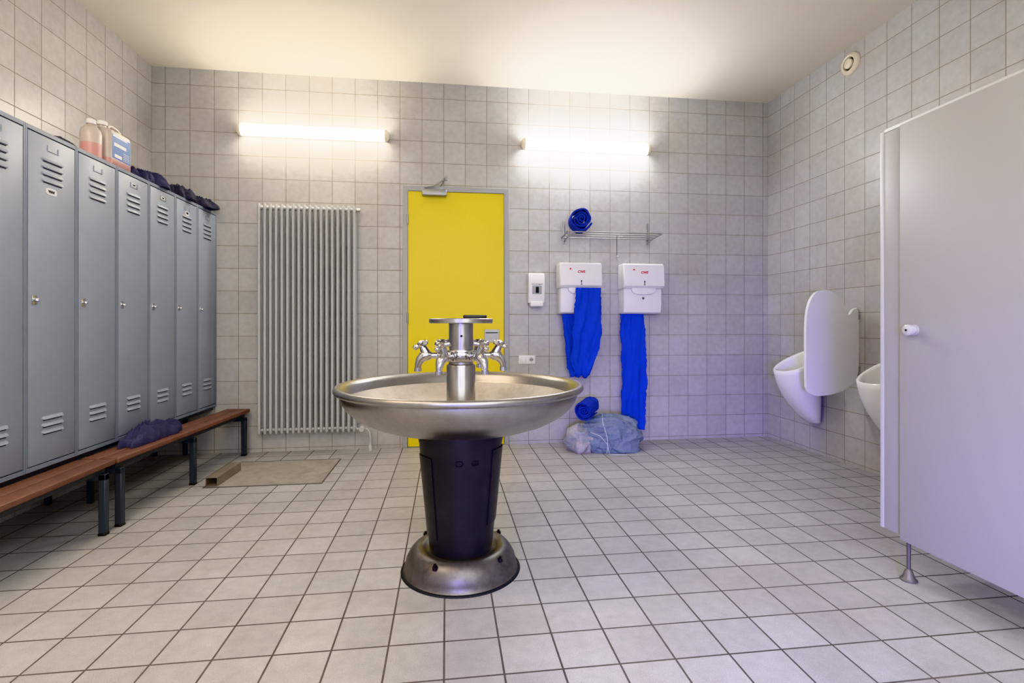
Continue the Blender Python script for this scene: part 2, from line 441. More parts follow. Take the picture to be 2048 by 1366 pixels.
lathe("neck", [(0.024, 0), (0.022, 0.012), (0.022, 0.03)], m_can, jc, 24, (0, -0.075, 0.232))
lathe("cap", [(0, 0.045), (0.024, 0.045), (0.027, 0.04), (0.027, 0.02), (0, 0.02)], m_white, jc, 24, (0, -0.075, 0.232))
lb = box("paper_label", (hx, hx+0.001, -0.09, 0.09, 0.05, 0.2), m_inkblue, jc)
bm = bmesh.new(); add_box(bm, 0, 0.001, -0.085, 0.055, 0.188, 0.196); add_box(bm, 0, 0.001, -0.075, 0.045, 0.130, 0.150); add_box(bm, 0, 0.001, -0.07, 0.0, 0.06, 0.080)
for k in range(5): add_box(bm, 0, 0.001, 0.015, 0.08, 0.06+k*0.011, 0.063+k*0.011)
o = finish(bm, "label_print", m_white, lb); o.location = (hx+0.001, 0, 0)
bt = thing("plastic_bottle", "clear round plastic bottle with pink cleaner and white cap", "bottle", (-2.145, 3.375, ztop))
bm = bmesh.new()
add_lathe(bm, [(0, 0.0), (0.048, 0.0), (0.054, 0.006), (0.054, 0.10)], 28, mi=1)
add_lathe(bm, [(0.054, 0.10), (0.054, 0.155), (0.048, 0.185), (0.03, 0.208), (0.018, 0.218), (0.018, 0.228), (0, 0.228)], 28, mi=0)
bmesh.ops.remove_doubles(bm, verts=bm.verts[:], dist=0.0003)
finish(bm, "body", [m_can, m_canpink], bt)
lathe("cap", [(0, 0.25), (0.02, 0.25), (0.023, 0.246), (0.023, 0.222), (0.018, 0.222)], m_white, bt, 24)

# clothes on the lockers
tag(garment("work_trousers", (-2.20, 3.93, ztop), 0.36, 0.42, 0.13, m_navy, 2), "crumpled navy work trousers lying on top of the lockers", "clothes")
tag(garment("work_jacket", (-2.20, 4.35, ztop), 0.36, 0.34, 0.15, m_navy2, 5), "crumpled dark grey work jacket lying on top of the lockers", "clothes")
tag(garment("overalls", (-2.20, 4.67, ztop), 0.36, 0.28, 0.13, m_navy2, 9), "dark bunched overalls on the last locker near the wall", "clothes")
tag(blob("knit_cap", (-2.16, 3.13, ztop), (0.07, 0.07, 0.035), m_navy2, 4, 0.15, 3, 0.1, 6), "small dark knitted cap lying on top of a locker", "cap")
tag(garment("work_shirt", (-1.945, 3.66, 0.406), 0.20, 0.62, 0.13, m_navy, 13), "crumpled navy work shirt dropped on the wooden bench", "clothes")

# ------------------------------------------------------------------ radiator
rd = thing("radiator", "tall grey-white tubular wall radiator", "radiator", (-1.245, YW-0.075, 0))
NT = 18; rw = 0.86; z0, z1 = 0.185, 2.235
bm = bmesh.new()
for yy in (-0.032, 0.032):
    add_pipe(bm, [(0, yy, z0), (0, yy, z0+0.012), (0, yy, z0+0.05), (0, yy, z1-0.05), (0, yy, z1-0.012), (0, yy, z1)], [0.008, 0.0135, 0.0132, 0.0132, 0.0135, 0.008], 14)
t0 = finish(bm, "tube", m_rad, rd, 50)
t0.location = (-rw/2+0.02, 0, 0)
for k in range(1, NT):
    t = t0.copy(); COL.objects.link(t); t.location = (-rw/2+0.02+(rw-0.04)*k/(NT-1), 0, 0)
for zz in (z0+0.03, z1-0.03):
    bm = bmesh.new()
    for k in range(NT):
        xc = -rw/2+0.02+(rw-0.04)*k/(NT-1)
        add_box(bm, xc-0.0135, xc+0.0135, -0.040, 0.040, zz-0.014, zz+0.014, 0.006, 2)
    add_pipe(bm, [(-rw/2, -0.01, zz), (rw/2, -0.01, zz)], 0.013, 12)
    finish(bm, "header", m_rad, rd)
bm = bmesh.new(); add_pipe(bm, [(rw/2, -0.01, z1-0.03), (rw/2+0.03, -0.01, z1-0.03)], 0.017, 12)
finish(bm, "vent_plug", m_chrome, rd)
for zz in (0.55, 1.2, 1.9):
    bm = bmesh.new()
    add_box(bm, -rw/2-0.0+0.02, rw/2-0.02, 0.046, 0.052, zz-0.012, zz+0.012)
    for xx in (-0.3, 0.3): add_box(bm, xx-0.015, xx+0.015, 0.050, 0.0745, zz-0.02, zz+0.02)
    finish(bm, "wall_bracket", m_rad, rd)
bm = bmesh.new(); add_pipe(bm, [(rw/2, -0.02, z0+0.02), (rw/2+0.05, -0.02, z0+0.02)], 0.010, 10)
add_pipe(bm, [(rw/2+0.05, -0.02, z0+0.025), (rw/2+0.09, -0.02, z0+0.02), (rw/2+0.115, -0.02, z0-0.01), (rw/2+0.12, -0.02, z0-0.06), (rw/2+0.12, -0.02, 0.002)], 0.007, 10)
add_lathe(bm, [(0.017, 0), (0.015, 0.05), (0.010, 0.06)], 16, (rw/2+0.12, -0.02, 0.001))
finish(bm, "supply_pipe", m_knob, rd)
lathe("valve_knob", [(0, -0.035), (0.022, -0.035), (0.026, -0.028), (0.026, 0.01), (0.02, 0.02), (0, 0.02)], m_knob, rd, 20, (rw/2+0.05, -0.04, z0+0.025), 'Y')
pipe("pull_cord", [(0.37, -0.058, 2.12), (0.372, -0.060, 1.9), (0.369, -0.058, 1.72)], 0.0025, m_cord, rd, 6)

# ------------------------------------------------------------------ door
dd = bpy.data.objects.new("door_1", None); COL.objects.link(dd); dd.location = (0.095, YW, 0); dd["kind"] = "structure"
L, R_, ZT = -0.505, 0.500, 2.465
bm = bmesh.new()
add_prism(bm, [(L, 0), (L, ZT), (R_, ZT), (R_, 0), (R_-0.045, 0), (R_-0.045, ZT-0.045), (L+0.045, ZT-0.045), (L+0.045, 0)], 'Y', -0.022, 0.0, 0.003, 1)
finish(bm, "frame", m_frame, dd)
leaf = box("leaf", (L+0.048, R_-0.048, -0.014, -0.0005, 0.008, ZT-0.049), m_yellow, dd, 0.002, 1)
for zz in (0.25, 1.22, 2.15):
    pipe("hinge", [(L+0.046, -0.028, zz-0.045), (L+0.046, -0.028, zz+0.045)], 0.008, m_grey_metal, dd, 10)
hd = box("lock_plate", (0.262, 0.405, -0.020, -0.014, 0.985, 1.112), m_grey_metal, leaf, 0.002, 1)
box("slot", (0.275, 0.392, -0.0235, -0.020, 1.075, 1.083), m_dark, leaf)
cl = box("door_closer", (-0.325, -0.095, -0.075, -0.014, 2.365, 2.425), m_grey_metal, leaf, 0.01, 3)
bm = bmesh.new()
add_box(bm, -0.16, -0.135, -0.06, -0.035, 2.425, 2.44)
add_pipe(bm, [(-0.30, -0.05, 2.445), (-0.22, -0.07, 2.455), (-0.125, -0.06, 2.52)], 0.008, 8)
add_pipe(bm, [(-0.125, -0.06, 2.52), (-0.13, -0.03, 2.50), (-0.17, -0.006, 2.46)], 0.007, 8)
add_pipe(bm, [(-0.125, -0.06, 2.52), (-0.11, -0.012, 2.55)], 0.007, 8)
add_box(bm, -0.13, -0.09, -0.012, 0, 2.53, 2.575)
finish(bm, "closer_arm", m_grey_metal, leaf)

# ------------------------------------------------------------------ wall lamps
def em_mat(name, col, s):
    m = mat(name, (245, 240, 225), 0.3, emit=col, estr=s); return m
m_em1 = em_mat("warm_white_diffuser", (1.0, 0.92, 0.78, 1), 42)
m_em2 = em_mat("cool_white_diffuser", (0.98, 0.985, 1.0, 1), 68)
m_cap = mat("yellowed_plastic", (224, 214, 188), 0.4, emit=(1, 0.9, 0.75, 1), estr=0.15)
def wlamp(x0, x1, zc, me, label):
    ln = x1-x0
    a = thing("wall_lamp", label, "lamp", ((x0+x1)/2, YW, zc), 0, "fluorescent wall lamps")
    box("base_tray", (-ln/2+0.02, ln/2-0.02, -0.03, 0, -0.042, 0.042), m_white, a, 0.006, 2)
    def sec(s, x):
        return [(x, -0.062+0.043*s*math.cos(t)*1.0, 0.056*s*math.sin(t)) for t in [2*PI*k/20 for k in range(20)]]
    def tube(name, xs, mm):
        bm = bmesh.new(); R = [[bm.verts.new(p) for p in sec(s, x)] for x, s in xs]
        for p, q in zip(R, R[1:]):
            for i in range(20): bm.faces.new((p[i], p[(i+1) % 20], q[(i+1) % 20], q[i]))
        bm.faces.new(R[0]); bm.faces.new(R[-1][::-1])
        finish(bm, name, mm, a, 50)
    h2 = ln/2
    tube("diffuser", [(-h2+0.03, .97), (h2-0.03, .97)], me)
    tube("end_cap", [(-h2, .55), (-h2+0.012, .82), (-h2+0.025, 1.0), (-h2+0.038, 1.02)], m_cap)
    tube("end_cap", [(h2-0.038, 1.02), (h2-0.025, 1.0), (h2-0.012, .82), (h2, .55)], m_cap)
    return a
wlamp(-1.86, -0.53, 2.905, m_em1, "lit fluorescent tube wall lamp with yellowed caps above the radiator")
wlamp(0.71, 2.005, 2.895, m_em2, "lit fluorescent tube wall lamp above the towel rack")

# ------------------------------------------------------------------ soap dispenser
sd = thing("soap_dispenser", "white wall soap dispenser with small window and push bar", "soap dispenser", (0.855, YW, 1.33))
bm = bmesh.new()
pr = [(0, 0.0+0.035), (0, 0.32), (-0.07, 0.32), (-0.088, 0.30), (-0.095, 0.22), (-0.095, 0.10), (-0.075, 0.035)]
add_prism(bm, pr, 'X', -0.078, 0.078, 0.008, 3)
finish(bm, "body", m_white, sd)
box("push_bar", (-0.062, 0.062, -0.108, -0.02, 0.0, 0.052), m_white, sd, 0.01, 3)
bm = bmesh.new(); add_box(bm, -0.045, 0.045, -0.0975, -0.094, 0.12, 0.20, 0.004, 2); finish(bm, "window_frame", m_frame, sd)
bm = bmesh.new(); add_box(bm, -0.012, 0.018, -0.0995, -0.097, 0.13, 0.188, 0.004, 2); finish(bm, "window", m_dark, sd)
text_part("lettering", "washroom hygiene", 0.014, m_dark, sd, (0.0, -0.0966, 0.215), (PI/2, 0, 0))

# ------------------------------------------------------------------ towel dispensers
def dispenser(loc, label):
    t = thing("towel_dispenser", label, "towel dispenser", loc, 0, "cotton towel dispensers")
    bm = bmesh.new()
    add_prism(bm, [(0, 0), (0, 0.40), (-0.15, 0.40), (-0.165, 0.10), (-0.15, 0.015), (-0.13, 0.0)], 'X', -0.192, 0.192, 0.012, 3)
    finish(bm, "housing", m_white, t)
    bm = bmesh.new()
    add_prism(bm, [(-0.02, 0.235), (-0.02, 0.485), (-0.16, 0.485), (-0.19, 0.47), (-0.206, 0.30), (-0.206, 0.268), (-0.185, 0.245)], 'X', -0.205, 0.205, 0.012, 3)
    finish(bm, "cover", m_white, t)
    bm = bmesh.new()
    add_prism(bm, smooth_loop([(-0.12, 0.262), (-0.12, 0.218), (-0.085, 0.188), (0.085, 0.188), (0.12, 0.218), (0.12, 0.262)], 2), 'Y', -0.185, -0.15, 0.006, 2)
    finish(bm, "lip", m_white, t)
    tilt = math.atan2(0.016, 0.17)
    text_part("logo", "CWS", 0.032, m_red, t, (0.0, -0.1985, 0.395), (PI/2+tilt*0.9, 0, 0), 0.15, 0.0012)
    bm = bmesh.new(); add_box(bm, -0.112, -0.096, -0.1990, -0.195, 0.416, 0.429); finish(bm, "mark", m_red, t)
    bm = bmesh.new(); add_lathe(bm, [(0, -0.2075), (0.007, -0.2075), (0.007, -0.200)], 12, (0, 0, 0.308), 'Y'); add_box(bm, -0.003, 0.003, -0.2075, -0.203, 0.28, 0.305); add_box(bm, -0.010, 0.010, -0.2075, -0.203, 0.274, 0.279)
    finish(bm, "keyhole", m_dark, t)
    return t
d1 = dispenser((1.262, YW, 1.262), "white cotton towel dispenser with a long blue towel loop")
d2 = dispenser((1.885, YW, 1.262), "white cotton towel dispenser with towel hanging out below")
bm = bmesh.new(); add_lathe(bm, [(0, -0.168), (0.012, -0.168), (0.014, -0.16)], 16, (0.0, 0, 0.15), 'Y'); finish(bm, "lock", m_chrome, d2)

# ------------------------------------------------------------------ towels
def ribbon(name, path, m, th=0.004, nw=26, wav=0.008, seed=0):
    bm = bmesh.new(); A = []; B = []
    n = len(path)
    for i, (cx, y, z, wd, ny, nz) in enumerate(path):
        ra = []; rb = []
        for j in range(nw):
            u = j/(nw-1)-0.5
            wv = wav*(noise.noise(Vector((u*5, i*0.09, seed)))*2+0.8*noise.noise(Vector((u*9+i*0.12, i*0.05, seed+3)))+0.35*(1-min(1, abs(noise.noise(Vector((u*7-i*0.10, i*0.16, seed+8)))*3))))
            edge = (0.018*noise.noise(Vector((i*0.16, 1 if u > 0 else -1, seed)))+0.010*noise.noise(Vector((i*0.7, 1 if u > 0 else -1, seed))))*abs(u)*2
            x = cx+u*wd+edge
            ra.append(bm.verts.new((x, y+ny*(wv+th), z+nz*(wv+th)))); rb.append(bm.verts.new((x, y+ny*wv, z+nz*wv)))
        A.append(ra); B.append(rb)
    for i in range(n-1):
        for j in range(nw-1):
            bm.faces.new((A[i][j], A[i][j+1], A[i+1][j+1], A[i+1][j])); bm.faces.new((B[i][j], B[i+1][j], B[i+1][j+1], B[i][j+1]))
        bm.faces.new((A[i][0], A[i+1][0], B[i+1][0], B[i][0])); bm.faces.new((A[i][-1], B[i][-1], B[i+1][-1], A[i+1][-1]))
    for i in (0, n-1):
        for j in range(nw-1): bm.faces.new((A[i][j], B[i][j], B[i][j+1], A[i][j+1]))
    return finish(bm, name, m, None, 80)
path = []
for k in range(40):
    s = k/39; z = 1.505-s*(1.505-0.74)
    wd = 0.245+0.03*math.sin(s*2.6)-0.10*max(0, s-0.75)*3
    cx = 1.325+0.005*math.sin(s*5)-0.02*s-0.03*max(0, s-0.7)*3
    path.append((cx, YW-0.216+0.03*s, z, wd, -1, 0))
yf = YW-0.186; r = 0.04
for k in range(1, 12):
    a = PI*k/12
    path.append((1.275-0.03*k/12, yf+r-r*math.cos(a), 0.74-0.075*math.sin(a), 0.165, -math.cos(a), -math.sin(a)))
for k in range(24):
    s = k/23
    path.append((1.235-0.02*s, yf+2*r, 0.74+s*(1.258-0.74), 0.17+0.06*s, 1, 0))
tw1 = ribbon("hand_towel", path, m_blue, seed=1, wav=0.014)
tag(tw1, "long blue cotton hand towel looped below the dispenser", "towel", "blue cotton towels")
path = []
for k in range(60):
    s = k/59
    path.append((1.805+0.01*math.sin(s*3)+0.015*s, YW-0.075-0.010*math.sin(s*4), 1.262-s*1.14, 0.232+0.02*math.sin(s*2.5+.5), -1, 0))
tw2 = ribbon("hand_towel", path, m_blue, seed=5, wav=0.013)
tag(tw2, "long straight blue cotton towel hanging almost to the floor", "towel", "blue cotton towels")

def towel_roll(name, c, r, ln, rot, label, turns=4):
    bm = bmesh.new(); n = 46*turns; th = r/(turns+0.3)
    def ring(i):
        s = i/n; a = s*turns*2*PI; rr = 0.012+(r-0.012)*s
        wob = 1+0.13*noise.noise(Vector((math.cos(a)*1.2, math.sin(a)*1.2, s*3)))
        e = 0.03*noise.noise(Vector((s*9, 2.0, r*10)))
        hw = ln/2*(1+0.08*math.sin(s*17))
        rb = max(0.003, rr-th*0.6)
        return [(rr*wob*math.cos(a), -hw-e, rr*wob*math.sin(a)), (rr*wob*math.cos(a), hw+e, rr*wob*math.sin(a)),
                (rb*wob*math.cos(a), hw+e, rb*wob*math.sin(a)), (rb*wob*math.cos(a), -hw-e, rb*wob*math.sin(a))]
    prev = None
    for i in range(n+1):
        q = [bm.verts.new(p) for p in ring(i)]
        if prev:
            for k in range(4): bm.faces.new((prev[k], prev[(k+1) % 4], q[(k+1) % 4], q[k]))
        else: bm.faces.new(q)
        prev = q
    bm.faces.new(prev[::-1])
    o = finish(bm, name, m_blue2, None, 50); o.location = c; o.rotation_euler = rot
    tag(o, label, "towel", "rolled blue towels")
    return o
towel_roll("rolled_towel", (1.26, YW-0.17, 2.150), 0.112, 0.17, (0.0, 0.4, -0.12), "loosely rolled blue towel lying on the wall rack")
towel_roll("rolled_towel", (1.28, 4.50, 0.395), 0.090, 0.19, (0.20, 0.8, -0.5), "rolled blue towel resting on top of the laundry bag")

# ------------------------------------------------------------------ rack
rk = thing("wall_rack", "chrome wall-mounted hat and towel rack with thin rails", "rack", (1.565, YW, 2.0))
for xx in (-0.425, 0.425):
    bm = bmesh.new()
    add_box(bm, xx-0.012, xx+0.012, -0.008, 0, -0.05, 0.17, 0.003, 2)
    add_pipe(bm, [(xx, -0.008, -0.03), (xx, -0.15, -0.010), (xx, -0.285, 0.0)], 0.006, 8)
    finish(bm, "bracket", m_grey_metal, rk)
for k in range(4):
    yy = -0.045-0.078*k
    pipe("rail", [(-0.45, yy, 0.002+0.006*k), (0.45, yy, 0.002+0.006*k)], 0.0052, m_grey_metal, rk, 8)
for xx in (-0.455, 0.455):
    bm = bmesh.new(); add_prism(bm, [(-0.295, 0.010), (-0.295, 0.030), (-0.03, 0.012), (-0.03, -0.006)], 'X', xx-0.006, xx+0.006, 0.003, 1); finish(bm, "end_cap", m_grey_metal, rk)
ky = thing("key_on_cord", "small key on a thin cord hanging from the rack", "key", (1.61, YW-0.2, 1.76))
pipe("cord", [(0, 0, 0.245), (0.001, 0.004, 0.14), (0, 0, 0.06)], 0.0025, m_dark, ky, 6)
bm = bmesh.new()
add_pipe(bm, [(0.012*math.cos(a), 0, 0.048+0.012*math.sin(a)) for a in [2*PI*k/14 for k in range(14)]], 0.003, 6, True)
add_box(bm, -0.004, 0.004, -0.002, 0.002, 0.0, 0.038); add_box(bm, 0.004, 0.010, -0.002, 0.002, 0.004, 0.012)
finish(bm, "key", m_chrome, ky)

# ------------------------------------------------------------------ sockets
sk = thing("wall_socket", "white wall socket and switch in a double plate", "socket", (0.773, YW, 0.817))
box("plate", (-0.083, 0.083, -0.012, 0, -0.043, 0.043), m_white, sk, 0.004, 2)
box("switch_rocker", (-0.07, -0.01, -0.018, -0.01, -0.03, 0.03), m_white, sk, 0.003, 2)
lathe("socket_rim", [(0.019, -0.012), (0.022, -0.0165), (0.026, -0.0165), (0.028, -0.011)], m_white, sk, 24, (0.042, 0, 0), 'Y')
lathe("socket_outlet", [(0, -0.0125), (0.020, -0.0125), (0.020, -0.011)], m_frame, sk, 24, (0.042, 0, 0), 'Y')
for xx in (0.034, 0.050):
    lathe("contact_hole", [(0, -0.0135), (0.0045, -0.0135), (0.0045, -0.01)], m_dark, sk, 10, (xx, 0, 0), 'Y')

# ------------------------------------------------------------------ laundry bag
lb = thing("laundry_bag", "full grey-blue plastic laundry bag tied with white cord", "bag", (1.43, 4.54, 0))
b1 = blob("sack", (0.07, -0.01, 0), (0.280, 0.160, 0.195), m_bag, 3, 0.18, 2.0, 0.12, 9, lb, 6, -0.60, -0.08, tie=(-1.15, 0, 0.5))
b2 = blob("sack_neck", (-0.19, 0.0, 0), (0.15, 0.13, 0.145), m_peach, 8, 0.25, 2.4, 0.13, 7, lb, 5, -0.58, 0.3, tie=(1.15, 0, 0.5))
pts = []
for k in range(17):
    a = PI*k/16; pts.append((0.0+0.012*math.sin(k)-0.02, -0.188*math.cos(a)-0.01, 0.015+0.32*math.sin(a)))
pipe("drawstring", pts, 0.003, m_cord, lb, 6)
pipe("drawstring", [(-0.16, -0.165, 0.20), (-0.08, -0.190, 0.17), (-0.02, -0.210, 0.10), (0.0, -0.215, 0.01), (0.08, -0.225, 0.006), (0.16, -0.220, 0.006)], 0.003, m_cord, lb, 6)

# ------------------------------------------------------------------ air valve
av = thing("air_valve", "round cream exhaust air valve on the tiled wall", "vent", (XR, 3.76, 3.30))
lathe("ring", [(0.050, -0.012), (0.056, -0.028), (0.066, -0.032), (0.085, -0.02), (0.09, -0.008), (0.09, 0)], m_cream, av, 32, (0, 0, 0), 'X')
lathe("disc", [(0, -0.040), (0.025, -0.040), (0.038, -0.034), (0.040, -0.020), (0, -0.012)], m_cream, av, 32, (0, 0, 0), 'X')
lathe("throat", [(0, -0.006), (0.06, -0.006), (0.06, 0)], m_dark, av, 24, (0, 0, 0), 'X')

# ------------------------------------------------------------------ urinals
def urinal(yc, label):
    u = thing("urinal", label, "urinal", (XR, yc, 0.285), 0, "ceramic urinals")
    n = 40
    def pt(D, W, a, back=0.0):
        c = math.cos(a); out = back+(D-back)*(0.5+0.5*c)**0.75
        return out, W/2*math.copysign(abs(math.sin(a))**0.85, math.sin(a))
    def zr(fr): return 0.455+0.20*(1-fr)**1.1
    bm = bmesh.new(); rings = []
    outer = [(0.0, 0.07, 0.12), (0.02, 0.11, 0.16), (0.15, 0.175, 0.225), (0.35, 0.255, 0.285), (0.55, 0.318, 0.325), (0.75, 0.360, 0.350), (0.92, 0.380, 0.362), (1.0, 0.386, 0.366)]
    for t, D, W in outer:
        ring = []
        for k in range(n):
            a = 2*PI*k/n; o, s = pt(D, W, a); fr = o/D
            ring.append(bm.verts.new((-o, s, zr(fr)*t)))
        rings.append(ring)
    for D, W, bk, dz in ((0.376, 0.344, 0.012, 0.010), (0.360, 0.312, 0.03, 0.004), (0.350, 0.296, 0.04, -0.02), (0.335, 0.28, 0.045, -0.07), (0.29, 0.25, 0.045, -0.15), (0.22, 0.19, 0.045, -0.26), (0.12, 0.08, 0.06, -0.33)):
        ring = []
        for k in range(n):
            a = 2*PI*k/n; o, s = pt(D, W, a, bk); fr = (o-bk)/(D-bk)
            zz = zr(fr)+dz if dz > -0.03 else (zr(fr)*(1+dz*1.6)+dz*0.35)
            ring.append(bm.verts.new((-o, s, max(zz, 0.1))))
        rings.append(ring)
    for p, q in zip(rings, rings[1:]):
        for k in range(n): bm.faces.new((p[k], p[(k+1) % n], q[(k+1) % n], q[k]))
    bm.faces.new(rings[0]); bm.faces.new(rings[-1])
    finish(bm, "bowl", m_ceramic, u, 60)
    lathe("drain", [(0, 0.008), (0.022, 0.008), (0.028, 0.0)], m_chrome, u, 20, (-0.1, 0, 0.102))
    return u
u1 = urinal(4.13, "white ceramic wall urinal in the tiled corner")
u2 = urinal(3.19, "white ceramic wall urinal beside the toilet cubicle")

o = [(2.829, .713), (2.829, 0.95), (2.829, 1.17), (2.842, 1.29), (2.880, 1.385), (2.94, 1.432), (3.02, 1.440), (3.09, 1.41), (3.15, 1.345), (3.190, 1.25), (3.205, 1.215), (3.225, 1.262), (3.255, 1.292), (3.294, 1.296),
     (3.294, .765), (3.262, .70), (3.17, .632), (3.02, .592), (2.88, .592), (2.835, .63)]
bm = bmesh.new(); add_prism(bm, smooth_loop([(x-XR, z-0.6) for x, z in o], 2), 'Y', -0.014, 0.014, 0.008, 3)
bmesh.ops.triangulate(bm, faces=[f for f in bm.faces if len(f.verts) > 4])
dv = thing("urinal_divider", "white ceramic privacy divider between two urinals", "divider", (XR, 3.69, 0.6))
finish(bm, "panel", m_ceramic, dv)
for zz in (0.2, 0.62): box("wall_clip", (-0.012, 0, -0.024, 0.024, zz-0.02, zz+0.02), m_chrome, dv, 0.003, 2)

# ------------------------------------------------------------------ toilet cubicle
tc = thing("toilet_cubicle", "light grey laminate toilet cubicle raised on short steel feet", "toilet cubicle", (2.06, 2.17, 0))
def cb(name, x0, x1, y0, y1, z0, z1, m, par=tc, bv=0.002): return box(name, (x0-2.06, x1-2.06, y0-2.17, y1-2.17, z0, z1), m, par, bv, 2)
ZB, ZC = 0.195, 2.085
cb("pilaster", 2.070, 2.100, 2.02, 2.164, ZB, ZC-0.01, m_panel)
cb("edge_profile", 2.068, 2.106, 2.164, 2.184, ZB, ZC, m_alu)
cb("head_rail", 2.070, 2.106, 0.0, 2.164, ZC-0.0095, ZC+0.008, m_alu)
cb("side_panel", 2.106, XR, 2.156, 2.18, ZB, ZC, m_panel)
door = cb("door", 2.048, 2.0695, 1.36, 2.058, ZB-0.01, ZC-0.012+0.0, m_panel)
cb("pilaster", 2.070, 2.100, 1.22, 1.40, ZB, ZC-0.01, m_panel)
cb("front_panel", 2.048, 2.0695, 0.62, 1.352, ZB-0.01, ZC-0.012, m_panel)
lathe("knob", [(0, -0.042), (0.019, -0.042), (0.024, -0.038), (0.024, -0.020), (0.015, -0.017), (0.015, -0.004), (0.023, -0.003), (0.023, 0.0)], m_knob, door, 28, (-0.012, 1.985-2.17, 1.14), 'X')
lathe("knob_slot", [(0, -0.0435), (0.005, -0.0435), (0.005, -0.040)], m_dark, door, 12, (-0.012, 1.985-2.17, 1.14), 'X')
for yy in (2.05, 1.31, 0.7):
    bm = bmesh.new()
    add_lathe(bm, [(0, 0.0), (0.034, 0.0), (0.034, 0.006), (0.024, 0.016), (0.015, 0.045), (0.0085, 0.052), (0.0085, ZB)], 20, (0.026, yy-2.17, 0))
    finish(bm, "foot", m_footmetal, tc)

# ------------------------------------------------------------------ wash fountain
CX, CY = 0.068, 2.44
wf = thing("wash_fountain", "round stainless steel group wash fountain on a black pedestal", "wash basin", (CX, CY, 0))
lathe("base", [(0, 0.0), (0.272, 0.0), (0.274, 0.006), (0.266, 0.014), (0.264, 0.034), (0.258, 0.058), (0.244, 0.084), (0.226, 0.104), (0.206, 0.114), (0.190, 0.114), (0.174, 0.107), (0.166, 0.100), (0.15, 0.098), (0, 0.098)], m_base, wf, 72)
bs = lathe("base_seal", [(0.272, 0), (0.284, 0.0), (0.280, 0.006), (0.272, 0.008)], m_dark, wf, 72)
for a in (-2.1, -0.75, 0.6, 2.4):
    lathe("bolt", [(0, 0.020), (0.006, 0.020), (0.006, 0.012), (0.012, 0.011), (0.012, -0.004)], m_black, wf, 10, (0.236*math.cos(a), 0.236*math.sin(a), 0.095))
ped = lathe("pedestal", [(0.148, 0.098), (0.150, 0.118), (0.152, 0.13), (0.198, 0.605), (0.205, 0.64), (0.205, 0.672), (0.1, 0.672)], m_blackcone, wf, 72)
def cone_r(z): return 0.152+(z-0.13)/(0.605-0.13)*0.046
def ped_pt(a, z, off=0.001): r = cone_r(z)+off; return (r*math.cos(a), r*math.sin(a), z)
for a0, a1, zA, zB in ((-3.0, -2.35, 0.18, 0.56), (-0.78, -0.1, 0.24, 0.59)):
    bm = bmesh.new(); G = []; K = 14
    for off in (0.0, 0.005):
        G.append([[bm.verts.new(ped_pt(a0+(a1-a0)*k/K, z, off)) for k in range(K+1)] for z in (zA, zB)])
    for k in range(K):
        bm.faces.new((G[1][0][k], G[1][0][k+1], G[1][1][k+1], G[1][1][k])); bm.faces.new((G[0][1][k], G[1][1][k], G[1][1][k+1], G[0][1][k+1])); bm.faces.new((G[0][0][k], G[0][0][k+1], G[1][0][k+1], G[1][0][k]))
    for k in (0, K): bm.faces.new((G[0][0][k], G[1][0][k], G[1][1][k], G[0][1][k]))
    finish(bm, "service_panel", m_blackcone, ped)
for ac in (-1.64, -1.26):
    bm = bmesh.new()
    pts = [ped_pt(ac+0.085*math.copysign(abs(math.cos(t))**.6, math.cos(t)), 0.545+0.011*math.sin(t), 0.0012) for t in [2*PI*k/16 for k in range(16)]]
    vs = [bm.verts.new(p) for p in pts]; bm.faces.new(vs)
    add_pipe(bm, pts, 0.0025, 6, True)
    finish(bm, "slot", m_black, ped)
RB = 0.583
prof_out = [(0.10, 0.668), (0.20, 0.668), (0.28, 0.674), (0.36, 0.690), (0.43, 0.714), (0.49, 0.747), (0.53, 0.785), (0.549, 0.815), (0.558, 0.842)]
rim = [(RB-0.015+0.016*math.cos(a), 0.869+0.016*math.sin(a)) for a in [(-2.3+0.35*k) for k in range(13)]]
prof_in = [(0.545, 0.862), (0.536, 0.835), (0.517, 0.80), (0.48, 0.762), (0.42, 0.73), (0.36, 0.708), (0.28, 0.692), (0.2, 0.686), (0.06, 0.684)]
bm = bmesh.new(); add_lathe(bm, prof_out+rim[:9], 96, mi=0)
add_lathe(bm, rim[8:]+prof_in, 96, mi=0)
bmesh.ops.remove_doubles(bm, verts=bm.verts[:], dist=0.0004)
finish(bm, "basin", m_steel, wf, 60)
lathe("basin_floor", [(0.5295, 0.826), (0.5125, 0.7995), (0.477, 0.7635), (0.42, 0.7325), (0.36, 0.7105), (0.28, 0.6945), (0.2, 0.6885), (0.062, 0.687)], m_steel_in, wf, 96, smooth=60)
lathe("column", [(0.069, 0.69), (0.069, 0.965), (0.066, 0.972), (0.058, 0.976), (0.058, 1.172)], m_steel, wf, 40)
lathe("tap_ring", [(0.058, 0.985), (0.072, 0.99), (0.076, 1.0), (0.076, 1.032), (0.072, 1.042), (0.058, 1.046)], m_chrome, wf, 40)
lathe("top_plate", [(0, 1.170), (0.148, 1.170), (0.152, 1.173), (0.152, 1.190), (0.148, 1.193), (0, 1.193)], m_steel, wf, 56)
lathe("column_screw", [(0, -0.0605), (0.006, -0.0605), (0.006, -0.055)], m_dark, wf, 10, (0.0, 0, 1.11), 'Y')
